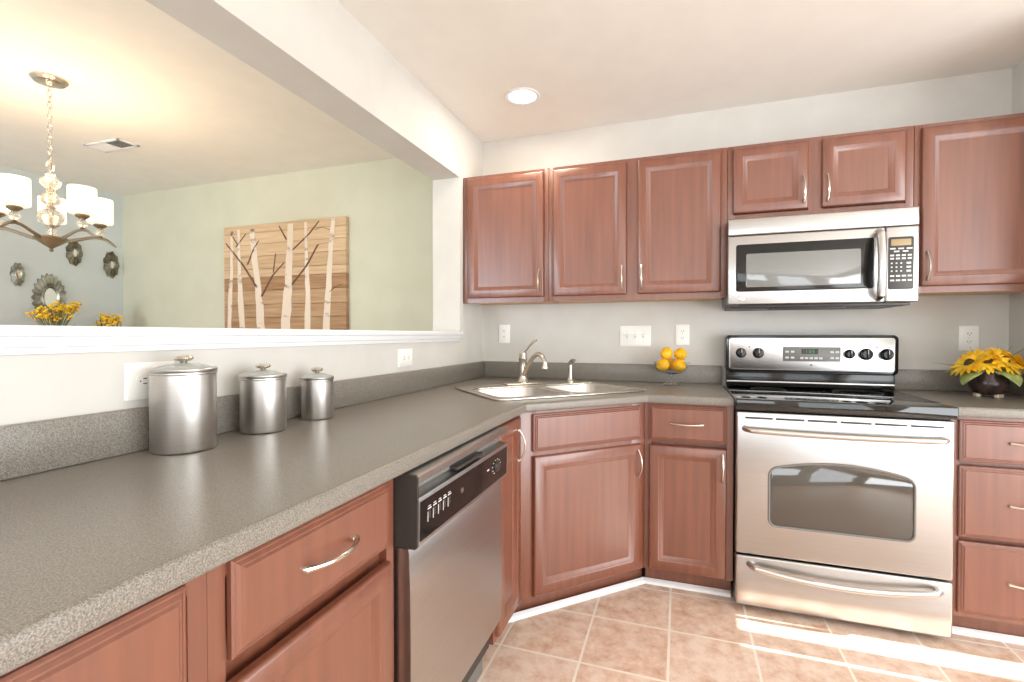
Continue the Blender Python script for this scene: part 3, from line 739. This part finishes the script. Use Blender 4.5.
for k in range(5):
    a = TH + k*2*PI/5; ca, sa = math.cos(a), math.sin(a)
    L = [(.03, -.785), (.07, -.780), (.11, -.766), (.14, -.754), (.165, -.746), (RA, -.744), (.225, -.752), (.252, -.772), (.265, -.782)]
    b = BM(); tube(b, [(r*ca, r*sa, z) for r, z in L], [.009, .009, .0085, .008, .008, .008, .0075, .0065, .004], 8, flat=.7)
    am = obj('arm', b, 'bronze', t)
    c0 = (RA*ca, RA*sa, 0)
    b = BM(); lathe(b, [(0, -.742), (.015, -.742), (.011, -.738), (.006, -.734), (0, -.734)], 16, c0); obj('socket_foot', b, 'bronze', am)
    b = BM(); lathe(b, [(0, -.694), (.012, -.694), (.026, -.684), (.029, -.678), (.026, -.672), (0, -.672)], 20, c0); obj('cup', b, 'bronze', am)
    b = BM(); lathe(b, [(0, -.736), (.012, -.734), (.020, -.725), (.021, -.714), (.016, -.703), (.010, -.694), (0, -.694)], 18, c0); obj('glass_bead', b, 'crystal', am)
    b = BM(); lathe(b, [(.018, -.671), (.052, -.668), (.055, -.662), (.055, -.545), (.053, -.542), (.050, -.545), (.050, -.660), (.018, -.664), (.018, -.671)], 32, c0); obj('lamp_shade', b, 'shade', t)
    lo = light('bulb_light', 'POINT', (CH.x+RA*ca, CH.y+RA*sa, H-.55), (0, 0, 0), 5.5, (1, .74, .46), shadow_soft_size=.05)

# ------------------------------------------------------------------ birch picture on planks
t = thing('birch_wall_art', 'wide wooden plank picture of white birch trunks on the dining room wall', 'wall art', (-2.272, .0495, 1.14))
PW, PH = 1.187, .915
b = BM(); zs = [0, .085, .185, .285, .395, .50, .565, .665, .76, .85, PH]; tones = [.52, .16, .20, .24, .12, .42, .36, .46, .50, .42]
tl = b.verts.layers.float.new('tone')
for i in range(len(zs)-1):
    t_ = bmesh.new(); bmesh.ops.create_cube(t_, size=1); 
    for v in t_.verts: v.co = Vector(((v.co.x+.5)*PW, -.035+(v.co.y+.5)*.034, zs[i]+.001+(v.co.z+.5)*(zs[i+1]-zs[i]-.002)))
    bmesh.ops.bevel(t_, geom=t_.edges[:], offset=.002, segments=1, affect='EDGES')
    n0 = len(b.verts); merge(b, t_); b.verts.ensure_lookup_table()
    for v in b.verts[n0:]: v[tl] = tones[i]
obj('plank_board', b, 'plank', t, smooth=False)
def trunk(pts, name='birch_trunk', m='birch'):
    """painted trunk, a thin raised ribbon: (x fraction, z fraction, half width)"""
    b = BM(); F = []; 
    P = []
    for i in range(len(pts)-1):
        for j in range(4):
            k = j/4; P.append([pts[i][q]*(1-k)+pts[i+1][q]*k for q in range(3)])
    P.append(pts[-1]); P = [(x, z, w_*(1.2 if m == 'birch' else 1.1)) for x, z, w_ in P]; rnd = random.Random(int(pts[0][0]*1000))
    rs = []
    for x, z, w_ in P:
        x = x*PW + (rnd.uniform(-.12, .12)*w_ if m == 'birch' else 0); z *= PH; w_ *= rnd.uniform(.88, 1.1) if m == 'birch' else 1
        rs.append([(x-w_, -.0352, z), (x+w_, -.0352, z), (x+w_, -.0378, z), (x-w_, -.0378, z)])
    rings_loft(b, rs); return obj(name, b, m, t, smooth=False)
for pts in ([(.045, 0, .018), (.055, .35, .018), (.07, .6, .012), (.075, .96, .010)], [(.17, 0, .026), (.15, .35, .022), (.14, .6, .016), (.135, .97, .010)], [(.33, 0, .034), (.315, .3, .030), (.285, .6, .026), (.25, .97, .020)],
            [(.52, 0, .040), (.545, .35, .034), (.56, .6, .028), (.575, .98, .020)], [(.705, 0, .024), (.71, .4, .018), (.70, .7, .013), (.695, .98, .010)], [(.845, 0, .030), (.865, .35, .024), (.885, .7, .017), (.91, .99, .014)]): trunk(pts)
for pts in ([(.33, .38, .009), (.42, .55, .008), (.52, .66, .005)], [(.29, .46, .010), (.17, .66, .008), (.02, .86, .005)], [(.21, .66, .006), (.27, .80, .006), (.31, .86, .004)], [(.11, .82, .006), (.20, .93, .004)], [(.13, .83, .005), (.07, .93, .004)],
            [(.58, .47, .010), (.70, .62, .008), (.79, .79, .006), (.88, .80, .004)], [(.59, .76, .008), (.72, .88, .007), (.80, .98, .004)], [(.54, .85, .007), (.48, .97, .004)], [(.88, .40, .006), (.92, .44, .005), (.97, .46, .003)], [(.88, .90, .005), (.82, .93, .004), (.77, .91, .003)],
            [(.43, .58, .004), (.45, .74, .003)], [(.13, .6, .005), (.10, .60, .004)]): trunk(pts, 'branch', 'branch')

# ------------------------------------------------------------------ dining left wall: mirrors (face +x)
WX = -3.53
def mirror(label, y, z, hw, hh, n, inner, m, glass='mirror'):
    t = thing('wall_mirror', label, 'mirror', (WX+.001, y, z), PI/2, 'petal mirrors on the dining wall')
    b = BM()
    for i in range(n):
        a = 2*PI*i/n; a2 = .455*2*PI/n
        for sgn in (1,):
            q0, q1, q2 = inner*.92, .88, 1.0
            pts = [(q0, a-a2*.9), (q1, a-a2), (q2, a), (q1, a+a2), (q0, a+a2*.9)]
            front = [(hw*r*math.cos(w_), -.020+.010*(r-inner), hh*r*math.sin(w_)) for r, w_ in pts]; back = [(x, -.001, z_) for x, y_, z_ in front]
            rings_loft(b, [back, front])
    fr = obj('petal_frame', b, m, t, smooth=False)
    b = BM(); tube(b, [(hw*inner*math.cos(2*PI*i/40), -.020, hh*inner*math.sin(2*PI*i/40)) for i in range(40)], .012*hh/.2, 8, True); obj('inner_ring', b, m, t)
    b = BM(); prism_xz(b, [(hw*inner*math.cos(2*PI*i/40), hh*inner*math.sin(2*PI*i/40)) for i in range(40)], -.018, -.001); obj('glass', b, glass, t, smooth=False)
mirror('small pewter petal mirror at far left on the dining wall', -.690, 1.645, .045, .092, 10, .42, 'pewter')
mirror('large oval sunburst mirror above the yellow flowers in the dining room', -.495, 1.480, .115, .195, 22, .46, 'pewter')
mirror('small dark petal mirror half hidden behind the chandelier arms', -.325, 1.865, .060, .110, 9, .34, 'darkpewter')
mirror('small dark petal mirror nearest the corner, right of the chandelier', -.050, 1.805, .064, .122, 9, .34, 'darkpewter')

# sideboard carrying the flowers (its top is hidden by the ledge from here)
t = thing('sideboard', 'low sideboard against the dining wall under the mirrors, behind the ledge', 'sideboard', (-3.50, -1.05, 0))
b = BM(); box(b, 0, .40, 0, 1.05, .12, .86, .006); obj('body', b, 'cherry', t)
obj('top', box(BM(), -.015, .42, -.02, 1.07, .861, .89, .006), 'cherry', t)
for x in (.02, .34):
    for y in (.02, .99): obj('leg', box(BM(), x, x+.04, y, y+.04, 0, .12, .003), 'cherry', t)
def arrangement(label, x, y, h, spread, n, vr, seed, extra):
    t = thing('flower_arrangement', label, 'flowers', (x, y, .8905)); rnd = random.Random(seed)
    b = BM(); lathe(b, [(0, 0), (vr*.7, 0), (vr, .04), (vr*1.05, .09), (vr*.6, .17), (vr*.55, .19), (vr*.75, .21), (vr*.68, .21), (vr*.5, .19), (0, .185)], 28); obj('vase', b, 'vase', t)
    fl = BM(); st = BM()
    for i in range(n):
        k = rnd.uniform(-1, 1); yy = spread*k+extra[0]; xx = rnd.uniform(-.05, .05)
        zz = h + extra[1]*k + rnd.uniform(-.055, .06)*(1-.4*abs(k))
        for j in range(3):
            t_ = bmesh.new(); bmesh.ops.create_icosphere(t_, subdivisions=1, radius=.5)
            s_ = rnd.uniform(.018, .032); merge(fl, t_, Matrix.Translation((xx+rnd.uniform(-.02, .02), yy+rnd.uniform(-.02, .02), zz+rnd.uniform(-.02, .02))) @ Matrix.Rotation(rnd.uniform(0, 3), 4, 'X') @ Matrix.Diagonal((s_*1.3, s_, s_*.6, 1)))
        tube(st, [(0, 0, .185), (xx*.5, yy*.5, .185+(zz-.185)*.6), (xx, yy, zz)], .0022, 5)
    f = obj('blossoms', fl, 'petal', t); f['kind'] = 'stuff'; s = obj('stems', st, 'blade', t); s['kind'] = 'stuff'
    return t
ta = arrangement('larger spray of yellow flowers in a vase in front of the oval mirror', -3.25, -.60, .47, .14, 60, .06, 3, (0, .035))
for i in range(9):
    a = random.uniform(-1, 1); p0 = Vector((0, 0, .20)); p1 = Vector((random.uniform(-.04, .04), a*.17, .40+random.uniform(-.05, .07)))
    b = BM(); tube(b, [p0, (p0+p1)/2+Vector((0, 0, .03)), p1], [.004, .007, .001], 5, flat=.3); obj('leaf', b, 'leaf', ta)
tb = arrangement('smaller bunch of yellow flowers in a vase nearest the dining corner', -3.25, -.235, .41, .07, 26, .05, 8, (0, 0))
for i in range(8):
    a = 2*PI*i/8; b = BM(); p1 = Vector((.02*math.cos(a), .085*math.cos(a), .41+.06*math.sin(a))); tube(b, [(0, 0, .20), (p1.x, p1.y*.8, .35), p1], [.003, .010, .002], 5, flat=.3); obj('leaf', b, 'darkpewter', tb)
